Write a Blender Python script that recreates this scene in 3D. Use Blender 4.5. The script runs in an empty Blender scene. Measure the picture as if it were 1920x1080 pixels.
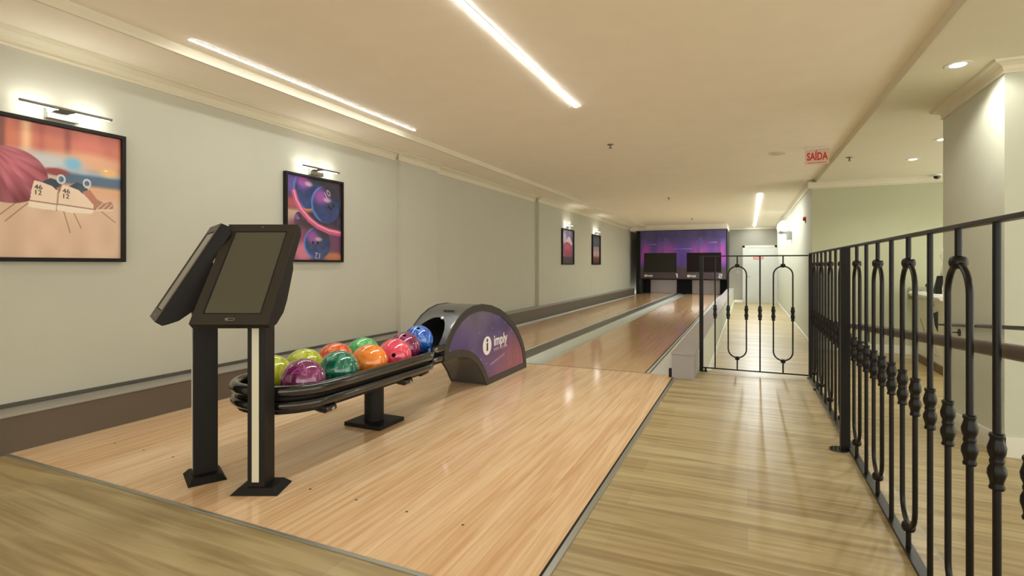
import bpy, bmesh, math, random
import numpy as np
from mathutils import Vector, Matrix
random.seed(7)
S = bpy.context.scene
C = S.collection
PI = math.pi

# ------------------------------------------------------------------ camera, world, exposure
cam_d = bpy.data.cameras.new('camera'); cam = bpy.data.objects.new('camera', cam_d); C.objects.link(cam)
cam.location = (0, 0, 1.0404)
cam.rotation_euler = (math.radians(90), 0, math.radians(24.27))
cam_d.sensor_width = 36; cam_d.lens = 979.6 / 1920 * 36
cam_d.shift_y = -42.8 / 1920
cam_d.clip_start = 0.02
S.camera = cam
S.view_settings.view_transform = 'Standard'; S.view_settings.look = 'None'
S.view_settings.gamma = 1.0; S.view_settings.exposure = 0.74; S.view_settings.use_curve_mapping = False
w = bpy.data.worlds.new('world'); S.world = w; w.use_nodes = True
w.node_tree.nodes['Background'].inputs[0].default_value = (0.92, 0.90, 0.82, 1)
w.node_tree.nodes['Background'].inputs[1].default_value = 1.7
STRIP = 125.0        # ceiling strip radiance
PICL = 15.0         # picture lamp radiance
COOL = (0.95, 1.0, 0.98)

# ------------------------------------------------------------------ materials
def lin(c):
    return tuple(((x / 12.92) if x <= 0.04045 else ((x + 0.055) / 1.055) ** 2.4) for x in c)
def rgb(r, g, b): return lin((r / 255, g / 255, b / 255)) + (1,)
def base(name):
    m = bpy.data.materials.new(name); m.use_nodes = True
    nt = m.node_tree; return m, nt, nt.nodes['Principled BSDF']
def mat(name, col, rough=0.5, metal=0.0, coat=0.0, bump=0.0, bscale=60, var=0.0, vscale=4, spec=0.5, emit=None, es=0.0):
    m, nt, b = base(name)
    b.inputs['Roughness'].default_value = rough; b.inputs['Metallic'].default_value = metal
    b.inputs['Coat Weight'].default_value = coat; b.inputs['Coat Roughness'].default_value = 0.05
    b.inputs['Specular IOR Level'].default_value = spec
    tc = nt.nodes.new('ShaderNodeTexCoord')
    n = nt.nodes.new('ShaderNodeTexNoise'); n.inputs['Scale'].default_value = vscale; n.inputs['Detail'].default_value = 4
    nt.links.new(tc.outputs['Object'], n.inputs['Vector'])
    r = nt.nodes.new('ShaderNodeValToRGB'); nt.links.new(n.outputs['Fac'], r.inputs[0])
    v = max(var, 0.015)
    r.color_ramp.elements[0].position = .3; r.color_ramp.elements[1].position = .7
    r.color_ramp.elements[0].color = tuple(max(0, c * (1 - v)) for c in col[:3]) + (1,)
    r.color_ramp.elements[1].color = tuple(min(1, c * (1 + v)) for c in col[:3]) + (1,)
    nt.links.new(r.outputs[0], b.inputs['Base Color'])
    if bump:
        n2 = nt.nodes.new('ShaderNodeTexNoise'); n2.inputs['Scale'].default_value = bscale
        nt.links.new(tc.outputs['Object'], n2.inputs['Vector'])
        bp = nt.nodes.new('ShaderNodeBump'); bp.inputs['Strength'].default_value = bump; bp.inputs['Distance'].default_value = .002
        nt.links.new(n2.outputs['Fac'], bp.inputs['Height']); nt.links.new(bp.outputs[0], b.inputs['Normal'])
    if emit:
        b.inputs['Emission Color'].default_value = tuple(emit) + (1,); b.inputs['Emission Strength'].default_value = es
    return m
def ramp(nt, fac, stops):
    r = nt.nodes.new('ShaderNodeValToRGB'); nt.links.new(fac, r.inputs[0])
    e = r.color_ramp.elements
    while len(e) < len(stops): e.new(.5)
    for k, (p, c) in enumerate(stops): e[k].position = p; e[k].color = c
    return r.outputs[0]
def mixc(nt, fac, a, b, mode='MIX'):
    m = nt.nodes.new('ShaderNodeMix'); m.data_type = 'RGBA'; m.blend_type = mode
    if isinstance(fac, (int, float)): m.inputs[0].default_value = fac
    else: nt.links.new(fac, m.inputs[0])
    for k, x in ((6, a), (7, b)):
        if isinstance(x, tuple): m.inputs[k].default_value = x
        else: nt.links.new(x, m.inputs[k])
    return m.outputs[2]
def mapping(nt, scale, rot=0, out='Object'):
    tc = nt.nodes.new('ShaderNodeTexCoord'); mp = nt.nodes.new('ShaderNodeMapping')
    mp.inputs['Scale'].default_value = scale; mp.inputs['Rotation'].default_value = (0, 0, rot)
    nt.links.new(tc.outputs[out], mp.inputs['Vector']); return mp.outputs[0]
def noise(nt, vec, scale, detail=4, dist=0):
    n = nt.nodes.new('ShaderNodeTexNoise'); n.inputs['Scale'].default_value = scale; n.inputs['Detail'].default_value = detail
    n.inputs['Distortion'].default_value = dist
    nt.links.new(vec, n.inputs['Vector']); return n.outputs['Fac']
def board_mat(name, light, dark, streak, row=0.027, length=1.4, rough=0.12, along_y=True, coat=0.0, seam=0.0, seamcol=None, rowvar=1.0, strk=.6, blotch=.35):
    m, nt, b = base(name)
    v = mapping(nt, (1, 1, 1), PI / 2 if along_y else 0)
    br = nt.nodes.new('ShaderNodeTexBrick')
    br.inputs['Scale'].default_value = 1; br.inputs['Brick Width'].default_value = length; br.inputs['Row Height'].default_value = row
    br.inputs['Mortar Size'].default_value = seam; br.inputs['Mortar Smooth'].default_value = .3; br.inputs['Bias'].default_value = 0
    br.offset = .37
    br.inputs['Color1'].default_value = light; br.inputs['Color2'].default_value = tuple(l * (1 - rowvar) + d * rowvar for l, d in zip(light, dark))
    br.inputs['Mortar'].default_value = seamcol or dark
    nt.links.new(v, br.inputs['Vector'])
    st = noise(nt, mapping(nt, (38, 1.3, 1) if along_y else (1.1, 17, 1)), 1, 5, 1.2)
    s1 = ramp(nt, st, [(.38, (1, 1, 1, 1)), (.66, streak)])
    c = mixc(nt, strk, br.outputs['Color'], s1, 'MULTIPLY')
    bl = noise(nt, mapping(nt, (2.2, .5, 1) if along_y else (.9, 3.6, 1)), 1, 3, .8)
    s2 = ramp(nt, bl, [(.35, (1, 1, 1, 1)), (.7, tuple(x / max(light[:3]) * 1.0 for x in dark[:3]) + (1,))])
    c = mixc(nt, blotch, c, s2, 'MULTIPLY')
    nt.links.new(c, b.inputs['Base Color'])
    b.inputs['Roughness'].default_value = rough; b.inputs['Coat Weight'].default_value = coat; b.inputs['Coat Roughness'].default_value = .04
    return m
M = {}
M['wall'] = mat('wall_paint', rgb(194, 192, 176), .85, bump=.05, bscale=300)
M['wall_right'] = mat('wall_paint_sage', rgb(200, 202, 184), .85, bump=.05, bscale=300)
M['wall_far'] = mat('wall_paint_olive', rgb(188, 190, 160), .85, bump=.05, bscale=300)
M['wall_end'] = mat('wall_paint_shaded', rgb(142, 137, 124), .85)  # end wall colour lowered, holds the shade beyond the corridor strip light
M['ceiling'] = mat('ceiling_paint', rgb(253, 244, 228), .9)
M['ceiling_right'] = mat('ceiling_paint_shaded', rgb(226, 220, 196), .9)  # ceiling colour darkened to carry the dimmer light over the right side
M['trim'] = mat('trim_paint', rgb(222, 214, 190), .6)
M['whitetrim'] = mat('baseboard_paint', rgb(226, 226, 214), .45)
M['laminate'] = board_mat('floor_laminate', rgb(196, 180, 138), rgb(180, 161, 118), rgb(168, 150, 108), row=.19, length=1.3, rough=.38, along_y=False, seam=.001, seamcol=rgb(176, 158, 120), strk=.6, blotch=.25)
M['approach'] = board_mat('approach_maple', rgb(244, 216, 178), rgb(232, 194, 148), rgb(214, 172, 136), rough=.10, rowvar=.55, strk=.5, blotch=.12)
M['lane'] = board_mat('lane_maple', rgb(226, 192, 150), rgb(214, 172, 128), rgb(216, 176, 136), rough=.12, length=3.0, rowvar=.5, strk=.3, blotch=.1)
M['gutter'] = mat('gutter_plastic', rgb(206, 214, 204), .3)
M['divider'] = mat('divider_grey', rgb(98, 94, 86), .4)
M['ledge'] = mat('ledge_taupe', rgb(100, 88, 74), .5)
M['ledge_top'] = mat('ledge_top_grey', rgb(156, 152, 142), .45)
M['ledge_dark'] = mat('ledge_dark', rgb(84, 80, 72), .5)
M['greybox'] = mat('capping_grey', rgb(160, 154, 150), .5)
M['riser'] = mat('riser_paint', rgb(172, 168, 148), .5)
M['alu'] = mat('aluminium', rgb(170, 170, 160), .35, metal=.7)
M['black'] = mat('black_powder_coat', rgb(24, 21, 18), .5, spec=.25)
M['blackgloss'] = mat('black_gloss', rgb(22, 20, 19), .2, coat=.6)
M['iron'] = mat('wrought_iron_paint', rgb(17, 14, 11), .36, bump=.1, bscale=200, spec=.3)
M['brownrail'] = mat('handrail_brown', rgb(72, 58, 48), .35)
M['deep'] = mat('deep_black', rgb(8, 8, 8), .8)
M['rubber'] = mat('pit_rubber', rgb(16, 15, 15), .9)
M['curtain'] = mat('pin_curtain', rgb(172, 166, 160), .6)
M['hood'] = mat('hood_grey', rgb(88, 90, 92), .28, metal=.25, coat=.4, bump=.05, bscale=400)
M['hoodborder'] = mat('hood_border', rgb(48, 42, 38), .45)
M['screen'] = mat('screen_off', rgb(76, 74, 60), .22, coat=.25)
M['screen_olive'] = mat('monitor_glass_olive', rgb(44, 42, 36), .4, spec=.2)
M['screen_dark'] = mat('monitor_glass', rgb(24, 9, 10), .4, spec=.2)
M['chrome'] = mat('chrome', rgb(190, 190, 188), .16, metal=1.0)
M['satin'] = mat('satin_nickel', rgb(120, 116, 108), .3, metal=.8)
M['white'] = mat('white_plastic', rgb(232, 234, 230), .35)
M['white_ink'] = mat('white_lettering', rgb(236, 232, 232), .5)
M['dark_ink'] = mat('dark_lettering', rgb(36, 34, 40), .5)
M['faint_ink'] = mat('faint_lettering', rgb(190, 170, 200), .5)
M['door'] = mat('door_paint', rgb(198, 197, 188), .4)
M['red'] = mat('red_ink', rgb(200, 44, 40), .5)
M['acrylic'] = mat('sign_acrylic', rgb(232, 200, 184), .2)
M['grey_plastic'] = mat('grey_plastic', rgb(150, 152, 146), .4)
M['bezel'] = mat('bezel_brown_black', rgb(42, 37, 32), .4, bump=.06, bscale=500)
M['strip'] = mat('kiosk_strip', rgb(214, 208, 184), .4)
M['led'] = mat('led', (1, 1, 1, 1), .5, emit=COOL, es=STRIP * .6)
M['led_pic'] = mat('led_picture', (1, 1, 1, 1), .5, emit=(1, 1, .93), es=PICL)
M['led_left'] = mat('led_left', (1, 1, 1, 1), .5, emit=COOL, es=STRIP * .27)
M['led_far'] = mat('led_corridor', (1, 1, 1, 1), .5, emit=COOL, es=STRIP * .66)
M['led_pit'] = mat('led_pit', (1, 1, 1, 1), .5, emit=(1, .95, .9), es=9)
M['led_spot'] = mat('led_spot', (1, 1, 1, 1), .5, emit=(1, 1, .93), es=18)
M['cabinet_white'] = mat('cabinet_white', rgb(220, 218, 200), .4)
M['wood_edge'] = mat('plinth_wood', rgb(110, 88, 60), .6)
M['dirt'] = mat('floor_dot', rgb(60, 42, 28), .5)

# painted pattern (colour attribute read by a node material)
def attr_mat(name, rough=.35, coat=0.0):
    m, nt, b = base(name)
    a = nt.nodes.new('ShaderNodeVertexColor'); a.layer_name = 'col'
    nt.links.new(a.outputs['Color'], b.inputs['Base Color'])
    b.inputs['Roughness'].default_value = rough; b.inputs['Coat Weight'].default_value = coat; b.inputs['Coat Roughness'].default_value = .05
    return m
M['print'] = attr_mat('printed_picture', .3, .35)
M['mural'] = attr_mat('printed_mural', .35, .2)

# ------------------------------------------------------------------ object helpers
def link(name, me, m=None, parent=None, smooth=False, bevel=0.0, angle=40):
    if m is not None:
        for mm in (m if isinstance(m, (list, tuple)) else [m]): me.materials.append(mm)
    o = bpy.data.objects.new(name, me); C.objects.link(o)
    if parent is not None: o.parent = parent
    if smooth:
        for p in me.polygons: p.use_smooth = True
        me.set_sharp_from_angle(angle=math.radians(angle))
    if bevel:
        b = o.modifiers.new('bevel', 'BEVEL'); b.width = bevel; b.segments = 2; b.limit_method = 'ANGLE'; b.angle_limit = math.radians(35)
    return o
class MB:
    def __init__(s): s.v = []; s.f = []
    def add(s, vs, fs, mtx=None):
        n = len(s.v)
        s.v += [tuple(mtx @ Vector(p)) if mtx is not None else tuple(p) for p in vs]
        s.f += [tuple(i + n for i in f) for f in fs]; return s
    def box(s, x0, x1, y0, y1, z0, z1, mtx=None):
        return s.add([(x0,y0,z0),(x1,y0,z0),(x1,y1,z0),(x0,y1,z0),(x0,y0,z1),(x1,y0,z1),(x1,y1,z1),(x0,y1,z1)],
                     [(0,3,2,1),(4,5,6,7),(0,1,5,4),(1,2,6,5),(2,3,7,6),(3,0,4,7)], mtx)
    def prism(s, poly, a0, a1, axis='x', mtx=None):
        def P(p, a):
            return {'x': (a, p[0], p[1]), 'y': (p[0], a, p[1]), 'z': (p[0], p[1], a)}[axis]
        n = len(poly); vs = [P(p, a0) for p in poly] + [P(p, a1) for p in poly]
        fs = [tuple(range(n - 1, -1, -1)), tuple(range(n, 2 * n))] + [(i, (i + 1) % n, n + (i + 1) % n, n + i) for i in range(n)]
        return s.add(vs, fs, mtx)
    def ring(s, outer, inner, a0, a1, axis='x', mtx=None):
        def P(p, a):
            return {'x': (a, p[0], p[1]), 'y': (p[0], a, p[1]), 'z': (p[0], p[1], a)}[axis]
        n = len(outer)
        vs = [P(p, a0) for p in outer] + [P(p, a0) for p in inner] + [P(p, a1) for p in outer] + [P(p, a1) for p in inner]
        fs = []
        for i in range(n):
            j = (i + 1) % n
            fs += [(i, j, n + j, n + i), (2*n+i, 3*n+i, 3*n+j, 2*n+j), (i, 2*n+i, 2*n+j, j), (n+i, n+j, 3*n+j, 3*n+i)]
        return s.add(vs, fs, mtx)
    def tube(s, pts, r, seg=10, closed=False, sq=1.0, mtx=None):
        pts = [Vector(p) for p in pts]; n = len(pts); vs = []; fs = []
        prev = None
        for i, p in enumerate(pts):
            a = pts[(i - 1) % n] if (closed or i > 0) else p; b = pts[(i + 1) % n] if (closed or i < n - 1) else p
            t = (b - a).normalized()
            if prev is None:
                up = Vector((0, 0, 1)) if abs(t.z) < .9 else Vector((1, 0, 0))
                nx = t.cross(up).normalized()
            else:
                nx = (prev - t * prev.dot(t)).normalized()
            prev = nx; ny = t.cross(nx)
            rr = r[i] if isinstance(r, (list, tuple)) else r
            vs += [tuple(p + nx * math.cos(2*PI*k/seg) * rr + ny * math.sin(2*PI*k/seg) * rr * sq) for k in range(seg)]
        m = n if closed else n - 1
        for i in range(m):
            j = (i + 1) % n
            for k in range(seg):
                l = (k + 1) % seg
                fs.append((i*seg+k, j*seg+k, j*seg+l, i*seg+l))
        if not closed:
            fs.append(tuple(range(seg))); fs.append(tuple((n-1)*seg + k for k in range(seg - 1, -1, -1)))
        return s.add(vs, fs, mtx)
    def lathe(s, prof, seg=20, flute=0, famp=0.0, mtx=None):
        vs = []; fs = []; n = len(prof)
        for r, z in prof:
            for k in range(seg):
                a = 2*PI*k/seg; rr = r * (1 + famp * math.cos(flute * a) if flute else 1)
                vs.append((rr*math.cos(a), rr*math.sin(a), z))
        for i in range(n - 1):
            for k in range(seg):
                l = (k + 1) % seg
                fs.append((i*seg+k, i*seg+l, (i+1)*seg+l, (i+1)*seg+k))
        fs.append(tuple(range(seg - 1, -1, -1))); fs.append(tuple((n-1)*seg + k for k in range(seg)))
        return s.add(vs, fs, mtx)
    def mesh(s, name):
        me = bpy.data.meshes.new(name); me.from_pydata(s.v, [], s.f); me.update()
        bm = bmesh.new(); bm.from_mesh(me); bmesh.ops.recalc_face_normals(bm, faces=bm.faces); bm.to_mesh(me); bm.free()
        return me
    def build(s, name, m=None, parent=None, smooth=False, bevel=0.0, angle=40):
        return link(name, s.mesh(name), m, parent, smooth, bevel, angle)
def tag(o, label=None, cat=None, group=None, kind=None):
    if label: o['label'] = label
    if cat: o['category'] = cat
    if group: o['group'] = group
    if kind: o['kind'] = kind
    return o
def empty(name, loc=(0, 0, 0), rz=0, **k):
    o = bpy.data.objects.new(name, None); o.empty_display_size = .1; C.objects.link(o)
    o.location = loc; o.rotation_euler = (0, 0, rz); tag(o, **k); return o
def struct(name, mb, m, smooth=False, bevel=0.0, parent=None):
    o = mb.build(name, m, parent, smooth, bevel)
    if parent is None: o['kind'] = 'structure'
    return o
def copy_tree(o, parent=None):
    c = o.copy(); C.objects.link(c)
    if parent is not None: c.parent = parent
    for ch in list(o.children): copy_tree(ch, c)
    return c
def bx(*a, mtx=None): return MB().box(*a, mtx=mtx)
def text(name, body, size, m, parent, mtx, depth=.001, sx=1.0, align='CENTER', shear=0, bold=0.0):
    cu = bpy.data.curves.new(name, 'FONT'); cu.body = body; cu.size = size; cu.align_x = align; cu.align_y = 'CENTER'
    cu.extrude = depth; cu.shear = shear; cu.offset = bold; cu.resolution_u = 3
    o = bpy.data.objects.new(name, cu); C.objects.link(o)
    dg = bpy.context.evaluated_depsgraph_get(); dg.update()
    me = bpy.data.meshes.new_from_object(o.evaluated_get(dg))
    bpy.data.objects.remove(o)
    me.transform(mtx @ Matrix.Diagonal((sx, 1, 1, 1)))
    me.materials.clear()
    return link(name, me, m, parent)
def frame_mtx(origin, xdir, ydir):
    x = Vector(xdir).normalized(); y = Vector(ydir).normalized(); z = x.cross(y)
    m = Matrix((x, y, z)).transposed().to_4x4(); m.translation = Vector(origin); return m
def painted(name, origin, xdir, ydir, W, H, nx, ny, fn, m, parent, keep=None):
    xs = np.linspace(0, 1, nx + 1); ys = np.linspace(0, 1, ny + 1)
    mt = frame_mtx(origin, xdir, ydir)
    U, V = np.meshgrid(xs, ys)
    o = np.array(origin); X = np.array(xdir); Y = np.array(ydir)
    co = o + U.reshape(-1, 1) * W * X + V.reshape(-1, 1) * H * Y
    i, j = np.meshgrid(np.arange(nx), np.arange(ny)); q = (j * (nx + 1) + i).ravel()
    fa = np.stack([q, q + 1, q + nx + 2, q + nx + 1], 1)
    if keep is not None:
        cu = ((i + .5) / nx).ravel(); cv = ((j + .5) / ny).ravel(); fa = fa[keep(cu, cv)]
    me = bpy.data.meshes.new(name); me.from_pydata(co.tolist(), [], fa.tolist()); me.update()
    col = np.clip(fn(U.ravel(), V.ravel()), 0, 1)
    col = np.where(col <= .04045, col / 12.92, ((col + .055) / 1.055) ** 2.4)
    at = me.color_attributes.new('col', 'FLOAT_COLOR', 'POINT')
    at.data.foreach_set('color', np.concatenate([col, np.ones((len(col), 1))], 1).astype(np.float32).ravel())
    return link(name, me, m, parent)
# painter helpers on arrays
def sst(a, b, x):
    t = np.clip((x - a) / (b - a), 0, 1); return t * t * (3 - 2 * t)
def C3(r, g, b): return np.array([r, g, b]) / 255.
def over(img, mask, col): return img * (1 - mask[:, None]) + mask[:, None] * (col if getattr(col, 'ndim', 1) == 2 else np.array(col)[None])
def ell(u, v, cu, cv, ru, rv, soft=.06):
    d = np.sqrt(((u - cu) / ru) ** 2 + ((v - cv) / rv) ** 2); return 1 - sst(1 - soft, 1 + soft, d)
def rectm(u, v, u0, u1, v0, v1, s=.01):
    return sst(u0 - s, u0 + s, u) * (1 - sst(u1 - s, u1 + s, u)) * sst(v0 - s, v0 + s, v) * (1 - sst(v1 - s, v1 + s, v))
def poly(u, v, pts):
    ins = np.zeros(len(u), bool); n = len(pts)
    for i in range(n):
        x1, y1 = pts[i]; x2, y2 = pts[(i + 1) % n]
        c = ((y1 > v) != (y2 > v)) & (u < (x2 - x1) * (v - y1) / (y2 - y1 + 1e-12) + x1); ins ^= c
    return ins.astype(float)
def seg(u, v, x1, y1, x2, y2, w, soft=.5, asp=1.0):
    dx, dy = x2 - x1, (y2 - y1) * asp; t = np.clip(((u - x1) * dx + (v - y1) * asp * dy) / (dx * dx + dy * dy), 0, 1)
    d = np.hypot(u - x1 - t * dx, (v - y1) * asp - t * dy); return 1 - sst(w * (1 - soft), w * (1 + soft), d)
def vnoise(u, v, su, sv, seed=0):
    r = np.random.RandomState(seed); g = r.rand(64, 64)
    x = u * su; y = v * sv; xi = np.floor(x).astype(int); yi = np.floor(y).astype(int); fx = x - xi; fy = y - yi
    fx = fx * fx * (3 - 2 * fx); fy = fy * fy * (3 - 2 * fy)
    G = lambda a, b: g[a % 64, b % 64]
    return (G(xi, yi) * (1 - fx) + G(xi + 1, yi) * fx) * (1 - fy) + (G(xi, yi + 1) * (1 - fx) + G(xi + 1, yi + 1) * fx) * fy

# ------------------------------------------------------------------ dimensions
WL = -3.88      # left wall
ZL = -.34       # lower floor
XR = .97        # corridor right wall
YF = 9.9        # far wall of the right hand area
YE = 21.1       # corridor end wall
ZC, ZS = 2.45, 2.40

# ------------------------------------------------------------------ floors
f = MB()
f.box(-4.1, -.0, -4, 1.465, -.02, 0)
f.box(-.0, .62, -4, 1.465, -.02, 0)
f.box(-.60, .62, 1.465, 5.52, -.02, 0)
struct('floor', f, M['laminate'])
struct('trim_1', MB().box(-.62, .62, 5.5, 5.53, ZL, -.001).box(.60, .63, -4, 5.53, ZL, -.001), M['riser'])   # step riser under gate and railing
g = MB()
g.box(-.46, XR + .05, 5.53, YE + .1, ZL - .02, ZL)
g.box(XR + .05, 4.6, 6.0, YF + .1, ZL - .02, ZL)
g.box(.62, XR + .05, 6.0, 5.9, ZL - .02, ZL)
# ramp beside the railing
g.add([(.63, -4, 0), (4.6, -4, 0), (4.6, 1.3, 0), (.63, 1.3, 0), (.63, 6.0, ZL), (4.6, 6.0, ZL)], [(0, 1, 2, 3), (3, 2, 5, 4)])
struct('floor.001', g, M['laminate'])

# ------------------------------------------------------------------ walls
wl = MB()
wl.box(WL - .3, WL, -4, 5.21, 0, 2.5)
wl.box(WL - .3, WL + .05, 5.21, 6.03, 0, 2.5)
wl.box(WL - .3, WL - .01, 6.03, 9.79, 0, 2.5)
wl.box(WL - .3, WL + .06, 9.79, 15.6, 0, 2.5)
wl.box(WL - .3, WL + .0, 15.6, YE, 0, 2.5)
struct('wall_left', wl, M['wall'])
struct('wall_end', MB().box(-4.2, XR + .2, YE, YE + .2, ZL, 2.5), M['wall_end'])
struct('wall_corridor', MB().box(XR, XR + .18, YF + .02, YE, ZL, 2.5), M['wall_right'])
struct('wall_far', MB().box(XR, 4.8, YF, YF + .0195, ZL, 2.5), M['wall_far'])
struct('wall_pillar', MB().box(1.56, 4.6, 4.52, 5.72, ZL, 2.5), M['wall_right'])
# half wall carrying the grey capping beside lane two
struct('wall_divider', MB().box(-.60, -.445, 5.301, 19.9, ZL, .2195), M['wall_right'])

# ceiling: raised tray between two lower soffits
c = MB()
c.box(-3.335, 1.04, -4.2, YE + .2, ZC, ZC + .1)
c.box(-4.2, -3.335, -4.2, YE + .2, ZS, ZC + .1)
struct('ceiling', c, M['ceiling'])
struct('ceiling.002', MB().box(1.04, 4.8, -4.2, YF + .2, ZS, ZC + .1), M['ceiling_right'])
struct('ceiling.001', MB().box(-4.0, -.62, 18.99, YE, 2.268, ZC), M['ceiling'])
# step mouldings of the tray
def step_mould(x, sgn):
    return [(x, ZS - .004), (x + sgn * .018, ZS - .004), (x + sgn * .022, ZS + .012), (x + sgn * .035, ZC - .012), (x + sgn * .038, ZC + .004), (x, ZC + .004)]
struct('trim_2', MB().prism(step_mould(-3.336, 1), -4, YE, 'y'), M['trim'])
struct('trim_3', MB().prism(step_mould(1.041, -1), -4, YF, 'y'), M['trim'])
# crown mouldings
def crown(x, sgn, zt=ZS, h=.10, d=.075):
    return [(x, zt - h), (x + sgn * .012, zt - h), (x + sgn * .014, zt - h + .014), (x + sgn * .008, zt - h + .02), (x + sgn * .018, zt - h * .45),
            (x + sgn * d * .62, zt - .022), (x + sgn * d * .9, zt - .016), (x + sgn * d, zt - .001), (x, zt - .001)]
t = MB()
for x, a, b in ((WL, -4, 5.21), (WL + .05, 5.17, 6.07), (WL - .01, 6.0, 9.79), (WL + .06, 9.75, 15.64), (WL, 15.6, YE)):
    t.prism(crown(x, 1), a, b, 'y')
struct('trim_4', t, M['trim'])
struct('trim_5', MB().prism(crown(XR, -1, ZC, .10), YF, YE, 'y').box(-4, XR, YE - .03, YE, ZC - .09, ZC).prism(crown(YF, -1, ZS, .10), XR - .06, 4.6, 'x'), M['trim'])
def mitred(prof, path):
    # prof: (outward offset, z); path(d) gives the plan polyline for that offset
    n = len(prof); cols = [path(d) for d, z in prof]; m = len(cols[0]); vs = []; fs = []
    for k in range(m):
        for (d, z), c_ in zip(prof, cols): vs.append((c_[k][0], c_[k][1], z))
    for k in range(m - 1):
        for i in range(n):
            j = (i + 1) % n; fs.append((k*n+i, k*n+j, (k+1)*n+j, (k+1)*n+i))
    fs += [tuple(range(n)), tuple((m-1)*n + i for i in range(n - 1, -1, -1))]
    return MB().add(vs, fs)
struct('trim_6', mitred(crown(0, 1, ZS, .085), lambda d: [(2.4, 5.72 + d), (1.56 - d, 5.72 + d), (1.56 - d, 4.52 - d), (4.6, 4.52 - d)]), M['trim'])
# baseboards
struct('baseboard_far', MB().box(XR, 4.6, YF - .015, YF, ZL, ZL + .13), M['whitetrim'], bevel=.003)
struct('baseboard_corridor', MB().box(XR - .015, XR, YF - .015, YE, ZL, ZL + .10).box(-.445, -.43, 5.53, 20.0, ZL, ZL + .12).box(-.45, XR, YE - .015, YE, ZL, ZL + .10), M['whitetrim'], bevel=.003)
bp = MB()
z1 = lambda y: ZL * (min(6, max(1.3, y)) - 1.3) / 4.7
bp.add([(1.545, 4.505, z1(4.5) - .02), (1.545, 5.72, z1(5.72) - .02), (1.545, 5.72, z1(5.72) + .13), (1.545, 4.505, z1(4.5) + .13),
        (1.562, 4.505, z1(4.5) - .02), (1.562, 5.72, z1(5.72) - .02), (1.562, 5.72, z1(5.72) + .13), (1.562, 4.505, z1(4.5) + .13)],
       [(0, 1, 2, 3), (4, 7, 6, 5), (3, 2, 6, 7), (0, 3, 7, 4), (1, 5, 6, 2)])
bp.box(1.545, 4.6, 4.505, 4.52, z1(4.5) - .02, z1(4.5) + .13)
struct('baseboard_pillar', bp, M['whitetrim'])

# left ledge along the wall
lg = MB().box(WL, -3.70, 1.40, 18.9, 0, .205)
struct('trim_7', lg, M['ledge'])
struct('trim_8', MB().box(WL, -3.69, 1.40, 18.9, .205, .22), M['ledge_top'], bevel=.003)
struct('trim_9', MB().box(WL, WL + .012, 1.40, 5.2, .22, .245).box(-3.702, -3.685, 5.1, 18.9, -.02, .012), M['ledge_dark'])

# ------------------------------------------------------------------ bowling approach and lanes
ap = empty('bowling_approach', (-2.2, 3.3, 0), label='pale maple bowling approach floor in front of the two lanes', cat='approach')
L0 = Vector((-2.2, 3.3, 0)); T = Matrix.Translation(-L0)
MB().box(-3.70, -.635, 1.48, 5.10, -.02, .004, mtx=T).build('boards', M['approach'], ap)
MB().box(-.635, -.625, 1.48, 5.10, -.02, .004, mtx=T).build('black_joint', M['deep'], ap)
MB().box(-.625, -.60, 1.462, 5.0, -.02, .006, mtx=T).box(-3.70, -.60, 1.462, 1.48, -.02, .006, mtx=T).build('edge_strip', M['alu'], ap, bevel=.002)
MB().box(-3.70, -.86, 5.096, 5.104, -.02, .0055, mtx=T).build('foul_line', M['dirt'], ap)
for x in (-3.355, -3.085, -2.83, -1.845, -1.575, -1.306, -1.036):
    MB().lathe([(.006, 0), (.006, .0006)], 12, mtx=T @ Matrix.Translation((x, 1.82, .0041))).build('guide_dot', M['dirt'], ap)
lanes = []
for k, (x0, x1) in enumerate(((-3.515, -2.455), (-1.965, -.905))):
    ln = empty('bowling_lane', ((x0 + x1) / 2, 5.1, 0), group='bowling lanes',
               label=('glossy maple bowling lane under number 1, beside the wall with pictures', 'glossy maple bowling lane under number 2, beside the grey capped half wall')[k], cat='bowling lane')
    h = (x1 - x0) / 2
    MB().box(-h, h, .006, 15.1, -.05, .002).build('boards', M['lane'], ln)
    for i in range(7):
        xx = (i - 3) * .13; yy = 4.6 - abs(i - 3) * .30
        MB().prism([(xx - .012, yy - .06), (xx + .012, yy - .06), (xx, yy + .09)], .0021, .0028, 'z').build('aiming_arrow', M['dirt'], ln)
    # gutters: shallow troughs
    def trough(xa, xb, d=.045, n=10):
        p = []; q = []
        for i in range(n + 1):
            s_ = i / n; x = xa + (xb - xa) * s_; z = .0 - d * math.sin(PI * s_); p.append((x, z))
        q = [(x, z - .012) for x, z in reversed(p)]
        return p + q
    cx = (x0 + x1) / 2
    if k == 0:
        MB().prism(trough(-3.70 - cx, x0 - cx - .005, .03), .0, 15.0, 'y').build('gutter', M['gutter'], ln, smooth=True)
        MB().box(h + .001, h + .02, .0, 15.0, -.03, .012).build('edge_strip', M['white'], ln)
    else:
        MB().prism(trough(-2.245 - cx, x0 - cx - .003, .03), .0, 15.0, 'y').build('gutter', M['gutter'], ln, smooth=True)
        MB().box(x1 - cx + .001, x1 - cx + .008, 0, 15, -.03, .001).box(-.862 - cx, -.856 - cx, 0, 15, -.03, .004).build('black_joint', M['deep'], ln)
        MB().box(x1 - cx + .008, -.862 - cx, 0, 15, -.04, -.002).build('edge_strip', M['gutter'], ln)
        MB().prism(trough(-.856 - cx, -.64 - cx, .02), 0, 15, 'y').build('gutter', M['white'], ln, smooth=True)
    lanes.append(ln)
dv = tag(MB().prism([(-2.43, -.03), (-2.248, -.03), (-2.248, .008), (-2.27, .018), (-2.41, .018), (-2.43, .008)], 5.105, 20.1, 'y').build('lane_divider', M['divider']),
         'dark grey divider capping running between the two lanes', 'divider')
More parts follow.
